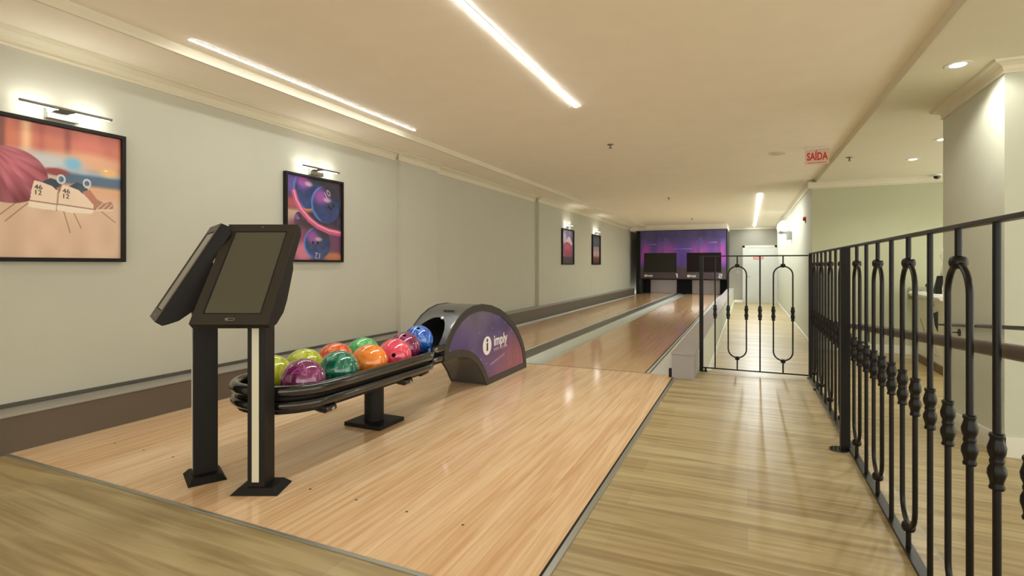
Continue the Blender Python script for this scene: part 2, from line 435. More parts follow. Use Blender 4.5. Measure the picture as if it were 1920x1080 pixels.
cp = empty('capping', (-.54, 5.0, 0), label='long grey capping box beside lane two ending at the gate', cat='capping')
MB().box(-.098, .098, 0, .30, 0, .22).build('end_box', M['greybox'], cp, bevel=.002)
MB().box(-.103, .103, -.005, 14.9, .22, .237).build('lid', M['greybox'], cp, bevel=.002)
MB().box(-.125, -.10, .0, .04, .005, .085).build('sensor', M['black'], cp, bevel=.003)

# ------------------------------------------------------------------ pinsetter front
pm = empty('pinsetter_unit', (-2.13, 18.9, 0), label='large black pinsetter front with purple city mural and two dark monitors', cat='pinsetter')
X0, X1 = -3.64 + 2.13, -.615 + 2.13
z0, zt = .54, 2.262
MB().box(X0, X1, 0, 1.9, z0, zt).build('cabinet', M['black'], pm, bevel=.006)
MB().box(X0, X0 + .13, -.005, 1.9, 0, z0).build('side_panel', M['black'], pm)
MB().box(X1 - .02, X1, .0, 1.9, 0, z0).build('side_panel', M['black'], pm)
for a in (-2.84, -1.36): MB().box(a + 2.13 - .45, a + 2.13 + .45, .5, .54, z0 - .012, z0 - .001).build('pit_lamp', M['led_pit'], pm)
MB().box(X0 + .13, X1 - .02, 1.3, 1.32, -.03, z0).box(X0 + .13, -3.32 + 2.13, 1.1, 1.3, -.03, z0).box(-2.365 + 2.13, -1.84 + 2.13, 1.1, 1.3, -.03, z0).box(-.885 + 2.13, X1 - .02, 1.1, 1.3, -.03, z0).build('pit', M['rubber'], pm)
for a, b in ((-3.31, -2.372), (-1.832, -.895)):
    MB().box(a + 2.13, b + 2.13, 1.08, 1.1, .006, .50).build('pin_curtain', M['curtain'], pm, bevel=.004)
def mural(u, v):
    W = X1 - X0; n = vnoise(u, v, 26, 3, 1); n2 = vnoise(u, v, 40, 20, 2)
    top = C3(70, 60, 118); mid = C3(88, 62, 164); pk = C3(206, 70, 176); low = C3(70, 54, 62)
    img = np.tile(top, (len(u), 1))
    img = over(img, 1 - sst(.55, .9, v), mid)
    hot = np.exp(-((u - .06) / .06) ** 2) + np.exp(-((u - .31) / .10) ** 2) + np.exp(-((u - .71) / .10) ** 2) + np.exp(-((u - .95) / .07) ** 2)
    img = over(img, np.clip(hot, 0, 1) * (.5 + .4 * n) * (1 - sst(.62, .86, v)) * sst(.2, .42, v), pk)
    img = over(img, (n > .55) * .16 * sst(.5, .9, v), C3(90, 84, 150)); img = over(img, (n < .35) * .2, C3(48, 40, 84))
    for cu in (.31, .71): img = over(img, .5 * ell(u, v, cu, .70, .05, .12, .3), C3(98, 84, 170)); img = over(img, .4 * ell(u, v, cu, .83, .016, .03, .3), C3(120, 110, 190))
    for cu in (.04, .97): img = over(img, .4 * ell(u, v, cu, .74, .03, .08, .3), C3(98, 84, 170))
    for a, b, y in ((.10, .19, .72), (.39, .62, .62), (.80, .90, .745)): img = over(img, rectm(u, v, a, b, y - .004, y + .004, .004) * (.45 + .5 * sst(a, b, u)), C3(190, 190, 250))
    img = over(img, 1 - sst(.17, .33, v), low)
    return img + (n2 - .5)[:, None] * .03
W_ = X1 - X0 - .19
painted('mural', (X0 + .15, -.004, z0 + .03), (1, 0, 0), (0, 0, 1), W_, zt - z0 - .05, 200, 110, mural, M['mural'], pm)
for k, (a, b) in enumerate(((-3.354, -2.25), (-1.906, -.804))):
    sc = MB().box(a + 2.13, b + 2.13, -.03, -.005, .805, 1.465).build('monitor', M['black'], pm, bevel=.004)
    MB().box(a + 2.15, b + 2.11, -.032, -.029, .825, 1.445).build('screen', M['screen_olive'] if k == 0 else M['screen_dark'], sc)
    fm = frame_mtx((a + 2.13 + .05, -.006, .667), (1, 0, 0), (0, 0, 1))
    MB().lathe([(.045, 0), (.045, .004)], 24, mtx=fm).build('emblem', M['white_ink'], pm)
    text('lettering', 'i', .085, M['dark_ink'], pm, fm @ Matrix.Translation((0, 0, .005)), bold=.003)
    text('lettering', 'imply', .10, M['white_ink'], pm, frame_mtx((a + 2.13 + .2, -.007, .67), (1, 0, 0), (0, 0, 1)), sx=.9, bold=.003)
    dm = frame_mtx(((-2.245, -.833)[k] + 2.13, -.008, .678), (1, 0, 0), (0, 0, 1))
    q = MB()
    if k == 0:
        q.box(-.005, .035, -.07, .07, 0, .003, mtx=dm).box(-.035, -.005, .04, .07, 0, .003, mtx=dm)
    else:
        for r_ in ((-.055, .055, .045, .07), (.03, .055, 0, .045), (-.055, .055, -.012, .012), (-.055, -.03, -.045, 0), (-.055, .055, -.07, -.045)):
            q.box(r_[0], r_[1], r_[2], r_[3], 0, .003, mtx=dm)
    q.build('lane_number', M['white_ink'], pm)

# ------------------------------------------------------------------ corridor door, end wall
do = tag(empty('door_1', (.36, YE, ZL)), kind='structure')
MB().box(-.53, -.45, -.03, -.001, 0, 2.10).box(.53, .61, -.03, -.001, 0, 2.10).box(-.53, .61, -.03, -.001, 2.02, 2.10).build('door_frame', M['door'], do, bevel=.004)
MB().box(-.45, .53, -.018, -.001, .005, 2.02).build('door_leaf', M['door'], do)
hd = MB().tube([(-.38, -.018, .97), (-.38, -.06, .97), (-.27, -.065, .97)], .009, 8).lathe([(.026, 0), (.026, .008)], 16, mtx=frame_mtx((-.38, -.02, .97), (1, 0, 0), (0, 0, 1))).build('door_handle', M['satin'], do, smooth=True)
MB().box(-.17, .17, -.022, -.018, 1.60, 1.68).build('sign_plate', M['red'], do)
MB().box(-.15, .15, -.0235, -.0215, 1.625, 1.655).build('sign_text_band', M['acrylic'], do)
tag(MB().prism([(-.39, .75), (-.28, .75), (-.335, .87)], YE - .006, YE, 'y').build('wall_sign', M['grey_plastic']), 'small grey triangular sign on the end wall left of the white door', 'sign')

# ------------------------------------------------------------------ pictures and their lamps
def art_shoes(u, v):
    n = vnoise(u, v, 9, 5, 3); img = np.tile(C3(228, 176, 140), (len(u), 1))
    # blurred background
    img = over(img, sst(.55, .75, v), C3(205, 120, 96))
    img = over(img, sst(.86, 1., v) * .7, C3(190, 92, 80))
    for a, b, cc, k in ((.0, .11, C3(150, 60, 40), .8), (.13, .165, C3(90, 40, 36), .8), (.18, .22, C3(220, 120, 80), .7), (.27, .33, C3(248, 196, 150), .95), (.38, .42, C3(170, 70, 60), .5), (.565, .60, C3(130, 56, 54), .8), (.66, .82, C3(214, 120, 104), .8), (.86, .93, C3(196, 100, 92), .6)):
        img = over(img, rectm(u, v, a, b, .76, 1.1, .03) * k, cc)
    img = over(img, ell(u, v, .75, .76, .3, .07, .6) * .8, C3(236, 190, 150))
    img = over(img, ell(u, v, .40, .70, .30, .09, .5), C3(206, 210, 212))
    img = over(img, rectm(u, v, .5, 1.05, .60, .695, .03), C3(170, 184, 200))
    img = over(img, ell(u, v, .62, .735, .06, .045, .5), C3(130, 190, 224))
    img = over(img, rectm(u, v, .52, 1.05, .575, .66 , .02) * (1 - .3 * u), C3(56, 86, 120))
    img = over(img, ell(u, v, .90, .70, .07, .035, .6), C3(240, 190, 130))
    img = over(img, ell(u, v, .5, .655, .09, .028, .4), C3(150, 60, 62))
    # boards
    fl = 1 - sst(.435 - .01, .445 + .0, v - .0 * u)
    flcol = C3(224, 190, 162)[None] + (n - .5)[:, None] * .08 + (v * .0)[:, None]
    img = over(img, (1 - sst(.44, .53, v)), flcol)
    for x1, y1, x2, y2 in ((.24, .40, .05, .22), (.31, .40, .17, .26), (.55, .37, .60, .2), (.62, .37, .68, .24), (.84, .38, .95, .3), (.10, .42, -.1, .33)):
        img = over(img, seg(u, v, x1, y1, x2, y2, .004, .6) * .6, C3(120, 80, 54))
    # ball
    b = ell(u, v, .19, .59, .255, .20, .02)
    sh = np.clip(1.0 - .75 * np.hypot((u - .2) / .30, (v - .66) / .26), 0, 1)
    ang = np.arctan2(v - .8, u - .05); fol = vnoise(ang / 6.3 + .5, np.hypot(u - .05, v - .8), 90, 7, 13)
    bc = C3(112, 36, 50)[None] * (1 - sh[:, None]) + C3(206, 112, 128)[None] * sh[:, None] + (fol - .5)[:, None] * .2
    img = over(img, b, bc)
    # shoes
    def shoe(dx, dy):
        nonlocal img
        cream = C3(240, 214, 190)
        p = [(.322 + dx, .40 + dy), (.335 + dx, .50 + dy), (.352 + dx, .568 + dy), (.43 + dx, .557 + dy), (.475 + dx, .54 + dy), (.54 + dx, .485 + dy), (.585 + dx, .45 + dy), (.585 + dx, .40 + dy)]
        img = over(img, poly(u, v, p), cream)
        img = over(img, poly(u, v, [(.40 + dx, .562 + dy), (.46 + dx, .60 + dy), (.53 + dx, .585 + dy), (.545 + dx, .54 + dy), (.50 + dx, .515 + dy), (.475 + dx, .54 + dy)]), C3(40, 56, 76))
        img = over(img, poly(u, v, [(.50 + dx, .53 + dy), (.545 + dx, .55 + dy), (.585 + dx, .52 + dy), (.61 + dx, .45 + dy), (.58 + dx, .44 + dy), (.54 + dx, .485 + dy)]), C3(190, 120, 100))
        img = over(img, poly(u, v, [(.314 + dx, .372 + dy), (.320 + dx, .418 + dy), (.59 + dx, .398 + dy), (.575 + dx, .365 + dy), (.42 + dx, .360 + dy)]), C3(244, 226, 206))
        img = over(img, seg(u, v, .320 + dx, .418 + dy, .60 + dx, .400 + dy, .004, .5), C3(150, 100, 80))
        d = np.hypot((u - (.535 + dx)) / .026, (v - (.600 + dy)) / .030); img = over(img, (np.abs(d - 1) < .25).astype(float), C3(206, 214, 220))
    shoe(0, .003)
    img = over(img, poly(u, v, [(.70, .55), (.75, .545), (.80, .48), (.86, .45), (.91, .47), (.935, .45), (.93, .41), (.86, .395), (.72, .395)]), C3(184, 128, 106))
    img = over(img, seg(u, v, .74, .385, .925, .40, .008, .4), C3(236, 206, 180))
    img = over(img, seg(u, v, .505, .365, .515, .50, .006, .5) * .7, C3(150, 110, 90)); img = over(img, seg(u, v, .515, .50, .535, .565, .006, .5) * .7, C3(150, 110, 90))
    shoe(.19, -.006)
    for q in (.80, .84, .88): img = over(img, seg(u, v, q, .40, q + .05, .45, .003, .5), C3(230, 210, 190))
    img = over(img, ell(u, v, .873, .716, .014, .004, .3), C3(255, 255, 250))
    return img
def ball_art(img, u, v, cu, cv, ru, rv, seed):
    n = vnoise(u, v, 14, 26, seed)
    d = ell(u, v, cu, cv, ru, rv, .025)
    lx = (u - cu) / ru; ly = (v - cv) / rv
    c = C3(36, 48, 92)[None] + (n - .5)[:, None] * .10 + (np.clip(-ly * .3 + .2, 0, 1))[:, None] * C3(40, 60, 110)[None]
    edge = sst(.80, .97, np.hypot(lx, ly)) * sst(-.1, -.6, lx)
    c = c * (1 - edge[:, None]) + edge[:, None] * C3(80, 150, 240)[None]
    img = over(img, d, c)
    img = over(img, d * ell(u, v, cu - ru * .30, cv + rv * .38, ru * .5, rv * .38, .6) * .85, C3(196, 96, 196))
    img = over(img, d * ell(u, v, cu + ru * .1, cv + rv * .26, ru * .26, rv * .12, .6) * .8, C3(250, 210, 220))
    img = over(img, d * ell(u, v, cu + ru * .5, cv + rv * .75, ru * .6, rv * .4, .5) * .7, C3(48, 44, 60))
    return img
def art_balls(u, v):
    n = vnoise(u, v, 8, 10, 9)
    img = np.tile(C3(70, 52, 84), (len(u), 1)) + (n - .5)[:, None] * .2
    img = over(img, rectm(u, v, -.1, .2, .75, 1.1, .08), C3(110, 90, 170))
    img = over(img, rectm(u, v, -.1, .22, .60, .74, .05), C3(196, 96, 104)); img = over(img, rectm(u, v, .30, 1.1, .80, 1.1, .1) * .8, C3(58, 48, 56))
    img = over(img, rectm(u, v, -.1, .22, .38, .60, .03), C3(226, 186, 160))
    img = over(img, ell(u, v, .35, .64, .14, .06, .5), C3(226, 150, 110))
    img = ball_art(img, u, v, .36, .86, .24, .24, 4)
    img = ball_art(img, u, v, .20, .47, .07, .10, 5)
    img = over(img, ell(u, v, .14, .2, .30, .26, .4), C3(150, 70, 110)); img = over(img, ell(u, v, .30, .10, .16, .12, .5), C3(236, 130, 160))
    img = over(img, rectm(u, v, .74, 1.1, -.1, .40, .05), C3(120, 64, 104)); img = over(img, ell(u, v, .45, .44, .3, .06, .6) * .8, C3(62, 40, 44)); img = over(img, ell(u, v, .85, .04, .2, .06, .5), C3(220, 130, 90))
    img = ball_art(img, u, v, .70, .70, .275, .235, 6)
    for (a, b) in ((.76, .675), (.84, .70), (.80, .655)): img = over(img, ell(u, v, a, b, .024, .020, .2), C3(10, 14, 34))
    img = ball_art(img, u, v, .54, .21, .245, .20, 7)
    for (a, b) in ((.46, .215), (.545, .215)): img = over(img, ell(u, v, a, b, .022, .018, .2), C3(8, 8, 20))
    img = img * .84 + .02
    # pink rail
    pts = [(.13, .80), (.17, .70), (.25, .60), (.40, .49), (.55, .42), (.75, .37), (1.02, .345)]
    for (p, q) in zip(pts[:-1], pts[1:]):
        img = over(img, seg(u, v, *p, *q, .040, .12, 1.09), C3(196, 84, 128))
    for (p, q) in zip(pts[:-1], pts[1:]):
        img = over(img, seg(u, v + 0.0, p[0], p[1] + .012, q[0], q[1] + .012, .012, .6, 1.09), C3(240, 150, 180))
    return img
def art_tall(u, v):
    n = vnoise(u, v, 6, 8, 11)
    img = np.tile(C3(150, 130, 180), (len(u), 1)) + (n - .5)[:, None] * .2
    img = over(img, 1 - sst(.18, .25, v), C3(70, 50, 40)); img = over(img, rectm(u, v, .8, 1.1, .2, 1.1, .04) * .8, C3(80, 60, 110))
    img = over(img, ell(u, v, .2, .76, .16, .16, .2), C3(220, 200, 230))
    img = over(img, poly(u, v, [(.3, .66), (.55, .82), (.7, .78), (.9, .6), (.75, .5), (.4, .6)]), C3(246, 226, 220))
    img = over(img, ell(u, v, .46, .42, .42, .22, .08), C3(176, 52, 66)); img = over(img, ell(u, v, .45, .50, .2, .08, .6) * .6, C3(220, 110, 110))
    return img
def art_pins(u, v):
    img = np.tile(C3(52, 56, 60), (len(u), 1)); img = over(img, ell(u, v, .55, .85, .5, .25, .6) * .7, C3(104, 110, 108))
    img = over(img, 1 - sst(.2, .5, v), C3(54, 38, 36))
    for cu, s in ((.22, .8), (.80, .85), (.40, 1.), (.62, 1.05)):
        img = over(img, ell(u, v, cu, .36, .09 * s, .16 * s, .1), C3(232, 190, 176)); img = over(img, ell(u, v, cu, .54, .05 * s, .09 * s, .1), C3(246, 226, 220))
        img = over(img, ell(u, v, cu, .15, .07 * s, .14 * s, .4) * .7, C3(190, 110, 90))
    return img
def picture(Y0, Y1, Z0, Z1, X, fn, label, nx, ny, fw=.03, dp=.04):
    p = empty('framed_picture', (X, (Y0 + Y1) / 2, Z0), label=label, cat='picture', group='framed pictures on the left wall')
    h = (Y1 - Y0) / 2; H = Z1 - Z0
    out = [(-h, 0), (h, 0), (h, H), (-h, H)]; inn = [(-h + fw, fw), (h - fw, fw), (h - fw, H - fw), (-h + fw, H - fw)]
    MB().ring(out, inn, .001, dp, 'x').build('frame', M['black'], p, bevel=.002)
    painted('print', (.018, -h + fw - .004, fw - .004), (0, 1, 0), (0, 0, 1), 2 * h - 2 * fw + .008, H - 2 * fw + .008, nx, ny, fn, M['print'], p)
    return p
p1 = picture(1.385, 2.155, 1.062, 1.912, WL, art_shoes, 'large framed print of bowling shoes beside a maroon ball, nearest picture', 260, 290, .024)
for (cy, cz, s_) in ((1.682, 1.490, 1), (1.822, 1.484, 1)):
    fm = frame_mtx((.0195, cy - 1.77 , cz - 1.062), (0, 1, 0), (0, 0, 1))
    text('lettering', '46', .040, M['dark_ink'], p1, fm @ Matrix.Translation((0, .016, 0)), .0004, sx=1.0)
    text('lettering', '12', .040, M['dark_ink'], p1, fm @ Matrix.Translation((-.003, -.017, 0)), .0004, sx=1.0)
p2 = picture(3.50, 4.25, 1.070, 1.905, WL, art_balls, 'framed print of shiny blue bowling balls on a pink rail, partly behind the terminal', 200, 220, .022)
fm = frame_mtx((.0195, 4.035 - 3.875, 1.75 - 1.07), (0, .80, .60), (0, -.60, .80))
text('lettering', '10', .10, M['faint_ink'], p2, fm, .0004, sx=.9)
text('lettering', '12', .085, M['faint_ink'], p2, frame_mtx((.0195, .035, .065), (0, -1, .1), (0, -.1, -1)), .0004)
picture(11.16, 12.03, 1.054, 1.875, WL + .06, art_tall, 'narrow looking framed print of a red bowling ball, third picture along the wall', 50, 60, .03)
picture(13.66, 14.50, 1.054, 1.872, WL + .06, art_pins, 'dark framed print of white bowling pins, farthest picture on the wall', 50, 60, .03)
def lamp_proto():
    p = empty('picture_lamp', (0, 0, 0))
    MB().box(0, .035, -.085, .085, -.045, .03).build('wall_box', M['chrome'], p, bevel=.004)
    MB().box(.035, .085, -.045, .045, .006, .018).build('arm', M['satin'], p, bevel=.002)
    MB().box(.080, .100, -.24, .24, .006, .020).build('bar', M['satin'], p, bevel=.003)
    MB().box(.060, .0795, -.235, .235, .007, .018).build('led_strip', M['led_pic'], p)
    return p
lp = lamp_proto()
for i, (X, y, z, lb) in enumerate(((WL, 1.80, 1.975, 'slim bar picture lamp with chrome wall box above the bowling shoe print'),
                     (WL, 3.885, 1.963, 'slim bar picture lamp above the print of blue bowling balls'),
                     (WL + .06, 11.58, 1.955, 'slim bar picture lamp above the print of a red ball'),
                     (WL + .06, 14.06, 1.955, 'slim bar picture lamp above the print of bowling pins'))):
    o = lp if i == 0 else copy_tree(lp)
    o.location = (X, y, z); tag(o, lb, 'picture lamp', 'picture lamps')

# ------------------------------------------------------------------ ceiling fixtures
def strip_light(x, ya, yb, z, label, wd=.022, m='led'):
    p = empty('strip_light', (x, (ya + yb) / 2, z), label=label, cat='strip light', group='linear lights in the ceiling')
    h = (yb - ya) / 2
    MB().box(-wd / 2 - .002, wd / 2 + .002, -h - .005, h + .005, -.005, .0).build('housing', M['white'], p)
    MB().box(-wd / 2, wd / 2, -h, h, -.007, -.0052).build('diffuser', M[m], p)
    return p
strip_light(-3.165, 2.14, 4.55, ZC, 'glowing linear strip light along the left side of the ceiling', .019, 'led_left')
strip_light(-1.39, 2.05, 4.47, ZC, 'glowing linear strip light running diagonally overhead at the centre of the picture', .024)
strip_light(.228, 11.3, 20.8, ZC, 'glowing linear strip light above the corridor beyond the gate', .05, 'led_far')
def downlight(x, y, z, e, label, r=.045, tgt=None, size=2.7):
    p = empty('downlight', (x, y, z), label=label, cat='downlight', group='recessed downlights on the right')
    MB().lathe([(r, 0), (r, -.004), (r + .03, -.004), (r + .03, 0)], 24).build('trim_ring', M['whitetrim'], p)
    MB().lathe([(r - .002, -.006), (r - .002, -.003)], 24).build('lens', M['led_spot'], p)
    ld = bpy.data.lights.new('downlight_lamp', 'SPOT'); ld.energy = e; ld.spot_size = size; ld.spot_blend = .4; ld.color = (1, .97, .88); ld.shadow_soft_size = .04
    lo = bpy.data.objects.new('downlight_lamp', ld); C.objects.link(lo); lo.parent = p; lo.location = (0, 0, -.02)
    return p
downlight(1.30, 4.47, ZS, 26, 'small square looking recessed downlight nearest, beside the large pillar')
downlight(1.92, 7.05, ZS, 30, 'tiny recessed downlight close to the pillar edge')
downlight(1.93, 8.22, ZS, 30, 'small recessed downlight in front of the olive far wall')
def sprinkler(x, y, z, label):
    p = empty('sprinkler', (x, y, z), label=label, cat='sprinkler', group='ceiling sprinklers')
    MB().lathe([(.036, -.001), (.034, -.008), (.012, -.010)], 20).build('escutcheon', M['satin'], p, smooth=True)
    MB().tube([(0, 0, -.008), (0, 0, -.045)], .008, 8).lathe([(.02, -.047), (.02, -.044)], 14).build('head', M['satin'], p)
sprinkler(-1.46, 6.03, ZC, 'ceiling sprinkler over lane two, nearest of the three above the lanes')
sprinkler(-1.50, 11.3, ZC, 'ceiling sprinkler midway along the lanes')
sprinkler(-1.53, 16.6, ZC, 'tiny ceiling sprinkler close to the pinsetter front')
sprinkler(1.17, 7.75, ZS, 'ceiling sprinkler just right of the red exit sign')
tag(MB().lathe([(.09, 0), (.088, -.012), (.075, -.02), (.03, -.022)], 32, mtx=Matrix.Translation((.355, 7.35, ZC))).build('ceiling_disc', M['trim'], smooth=True), 'low round white disc on the ceiling left of the exit sign', 'speaker')
dm = empty('dome_camera', (2.585, 9.75, ZS), label='small black dome camera at the ceiling corner by the pillar', cat='camera')
MB().lathe([(.06, 0), (.06, -.02), (.05, -.025)], 24).build('base', M['white'], dm)
MB().lathe([(.045, -.022), (.043, -.045), (.03, -.062), (.01, -.07)], 24).build('dome', M['blackgloss'], dm, smooth=True)
ex = empty('exit_sign', (.758, 7.2, ZC), label='hanging exit sign reading SAÍDA in red letters', cat='sign')
MB().box(-.13, .13, -.02, .02, -.022, 0).build('mount', M['white'], ex, bevel=.003)
MB().box(-.125, .125, -.003, .003, -.20, -.022).build('panel', M['acrylic'], ex)
text('lettering', 'SAÍDA', .125, M['red'], ex, frame_mtx((0, -.0035, -.112), (1, 0, 0), (0, 0, 1)), .001, sx=.62, bold=.0035)
MB().box(-.10, .10, -.005, -.003, -.186, -.180).build('underline', M['red'], ex)

# AC, alarm on the corridor wall
ac = empty('air_conditioner', (XR, 15.2, 1.9), label='white split air conditioner high on the corridor wall', cat='air conditioner')
MB().prism([(0, 0), (0, .30), (-.16, .30), (-.22, .25), (-.235, .12), (-.20, .03), (-.12, 0)], 0, .95, 'y').build('body', M['white'], ac, smooth=True, bevel=.004, angle=50)
MB().prism([(-.205, .025), (-.21, .018), (-.12, -.015), (-.11, -.005)], .03, .92, 'y').build('vent_flap', M['grey_plastic'], ac)
tag(MB().box(XR - .10, XR, 14.2, 14.35, 1.66, 1.86).build('drain_pump_box', M['grey_plastic'], bevel=.01), 'small grey box on the corridor wall below the air conditioner', 'wall box')
al = empty('fire_alarm', (XR, 10.9, 1.885), label='small red fire alarm horn on the corridor wall corner', cat='alarm')
MB().lathe([(.04, 0), (.04, .03), (.028, .045), (.012, .05)], 16, mtx=frame_mtx((0, 0, 0), (0, -1, 0), (0, 0, 1))).build('horn', M['red'], al, smooth=True)
MB().box(-.012, 0, -.03, .03, -.075, -.04).build('back_box', M['dirt'], al)

# ------------------------------------------------------------------ wrought iron railing and gate
BUSH = [(.0095, -.066), (.0140, -.065), (.0150, -.060), (.0125, -.053), (.0135, -.045), (.0178, -.030), (.0172, -.018), (.0125, -.006), (.0140, -.002), (.0140, .003), (.0125, .008), (.0168, .020), (.0178, .032), (.0135, .048), (.0125, .054), (.0150, .060), (.0140, .065), (.0095, .066)]
bush_me = MB().lathe(BUSH, 24, 6, .07).mesh('bushing')
for p in bush_me.polygons: p.use_smooth = True
bush_me.materials.append(M['iron'])
def bushing(parent, x, y, z):
    o = bpy.data.objects.new('bushing', bush_me); C.objects.link(o); o.parent = parent; o.location = (x, y, z); return o
R_ = .0085
def straight(parent, x, y, z0, z1, zb=.583, r=R_):
    b = MB().tube([(x, y, z0), (x, y, z1)], r, 12).build('baluster', M['iron'], parent, smooth=True)
    bushing(b, x, y, zb)
def pill(hw, zlo, zhi, ax):
    pts = []
    for i in range(13):
        a = PI - PI * i / 12; pts.append((hw * math.cos(a), zhi - hw * 1.0 + hw * 1.0 * math.sin(a)))
    for i in range(13):
        a = 0 - PI * i / 12; pts.append((hw * math.cos(a), zlo + hw * 1.0 + hw * 1.0 * math.sin(a)))
    return [((a, 0, z) if ax == 'x' else (0, a, z)) for a, z in pts]
KNOT = [(.010, -.018), (.018, -.014), (.0215, -.005), (.0215, .005), (.018, .014), (.010, .018)]
def loop(parent, x, y, ax, hw, zlo, zhi, z0, z1, zb=.583, r=R_):
    T_ = Matrix.Translation((x, y, 0))
    b = MB().tube([T_ @ Vector(p) for p in pill(hw, zlo, zhi, ax)], r, 12, closed=True).build('loop_baluster', M['iron'], parent, smooth=True)
    for s in (-1, 1):
        bushing(b, x + (s * hw if ax == 'x' else 0), y + (s * hw if ax == 'y' else 0), zb)
    MB().tube([(x, y, zhi), (x, y, z1)], r, 12).build('stem', M['iron'], b, smooth=True)
    MB().tube([(x, y, z0), (x, y, zlo)], r, 12).build('stem', M['iron'], b, smooth=True)
    for zz in (zhi + .006, zlo - .006):
        MB().lathe(KNOT, 18, mtx=Matrix.Translation((x, y, zz)) @ Matrix.Rotation(.0, 4, 'X')).build('knot', M['iron'], b, smooth=True)
RX = .53; Y1_ = 5.50; Y0_ = .60
rl = empty('railing', (RX, 3.0, 0), label='long black wrought iron railing with looped balusters along the walkway', cat='railing')
def rp(mb, name, m=M['iron'], **k): return mb.build(name, m, rl, **k)
Tr = Matrix.Translation((-RX, -3.0, 0))
rp(MB().box(RX - .014, RX + .014, Y0_, Y1_ + .02, 1.140, 1.152, mtx=Tr), 'top_rail', bevel=.002)
rp(MB().box(RX - .018, RX + .018, Y0_, Y1_ + .02, .012, .024, mtx=Tr), 'bottom_rail', bevel=.002)
for (x, y, s, lab) in ((.508, 3.47, .028, 0), (RX, Y1_, .018, 0), (RX, Y0_, .02, 0)):
    po = rp(MB().box(x - s, x + s * .6, y - s, y + s, 0, 1.141 if s < .025 else 1.139, mtx=Tr), 'post', M['black'], bevel=.002)
    if s > .025:
        MB().lathe([(.052, 0), (.052, .004), (.05, .007)], 28, mtx=Tr @ Matrix.Translation((x - .035, y - .03, 0))).build('base_plate', M['blackgloss'], po, smooth=True)
    else:
        MB().box(x - .03, x + .03, y - .03, y + .03, 0, .006, mtx=Tr).build('base_plate', M['black'], po)
for k in range(11):
    ys = 1.82 + .4895 * (k - 2)
    if Y0_ + .1 < ys < Y1_ - .1:
        loop(rl, 0, ys - 3.0, 'y', .0815, .102, 1.042, .024, 1.14)
    yb = ys + .2447
    if yb < Y1_ - .05 and abs(yb - 3.47) > .06: straight(rl, 0, yb - 3.0, .024, 1.14)
for y in (5.0,):
    rp(MB().box(RX - .03, RX + .005, y - .012, y + .012, 0, .012, mtx=Tr), 'foot')
gt = empty('gate', (.04, 5.45, 0), label='black wrought iron gate with two long loops across the walkway end', cat='gate')
MB().box(-.455, .465, -.008, .008, 1.122, 1.134).build('top_rail', M['iron'], gt, bevel=.002)
MB().box(-.455, .465, -.008, .008, .03, .042).build('bottom_rail', M['iron'], gt, bevel=.002)
po = MB().box(-.472, -.436, -.019, .019, .004, 1.135).build('post', M['black'], gt, bevel=.002)
MB().box(-.466, -.40, -.03, .03, 0, .006).tube([(-.415, 0, .0), (-.415, 0, .03)], .009, 8).build('base_plate', M['black'], po)
for x in (-.328, .067): straight(gt, x, 0, .042, 1.122, .587, .0065)
for x in (-.130, .260): loop(gt, x, 0, 'x', .080, .155, 1.030, .042, 1.122, .587, .0065)

# handrails
hr = empty('handrail', (.62, 1.2, 0), label='brown tubular handrail fixed to the ramp side of the railing', cat='handrail')
zr = lambda y: .571 + (5.047 - y) * (.822 - .571) / (5.047 - 1.69)
MB().tube([(0, -.55, zr(.65)), (0, 4.20, zr(5.4))], .021, 16).build('tube', M['brownrail'], hr, smooth=True)
for y in (1.25, 3.50, 5.2):
    MB().tube([(0, y - 1.2, zr(y) - .015), (0, y - 1.2, zr(y) - .075), (-.02, y - 1.2, zr(y) - .083), (-.075, y - 1.2, zr(y) - .083)], .005, 8).build('bracket', M['iron'], hr, smooth=True)
wr = empty('handrail', (1.56, 4.9, 0), label='thin dark handrail mounted on the pillar wall', cat='handrail')
zw = lambda y: .535 + (5.58 - y) * (.662 - .535) / (5.58 - 4.115)
MB().tube([(-.055, 5.60 - 4.9, zw(5.60)), (-.055, 3.9 - 4.9, zw(3.9)), (-.055, 3.82 - 4.9, zw(3.85) - .04)], .013, 12).build('tube', M['iron'], wr, smooth=True)
for y in (5.33,):
    MB().tube([(-.001, y - 4.9, zw(y) - .06), (-.055, y - 4.9, zw(y) - .06), (-.055, y - 4.9, zw(y))], .005, 8).lathe([(.03, 0), (.03, .006)], 20, mtx=frame_mtx((0, y - 4.9, zw(y) - .06), (0, -1, 0), (0, 0, 1))).build('bracket', M['iron'], wr)

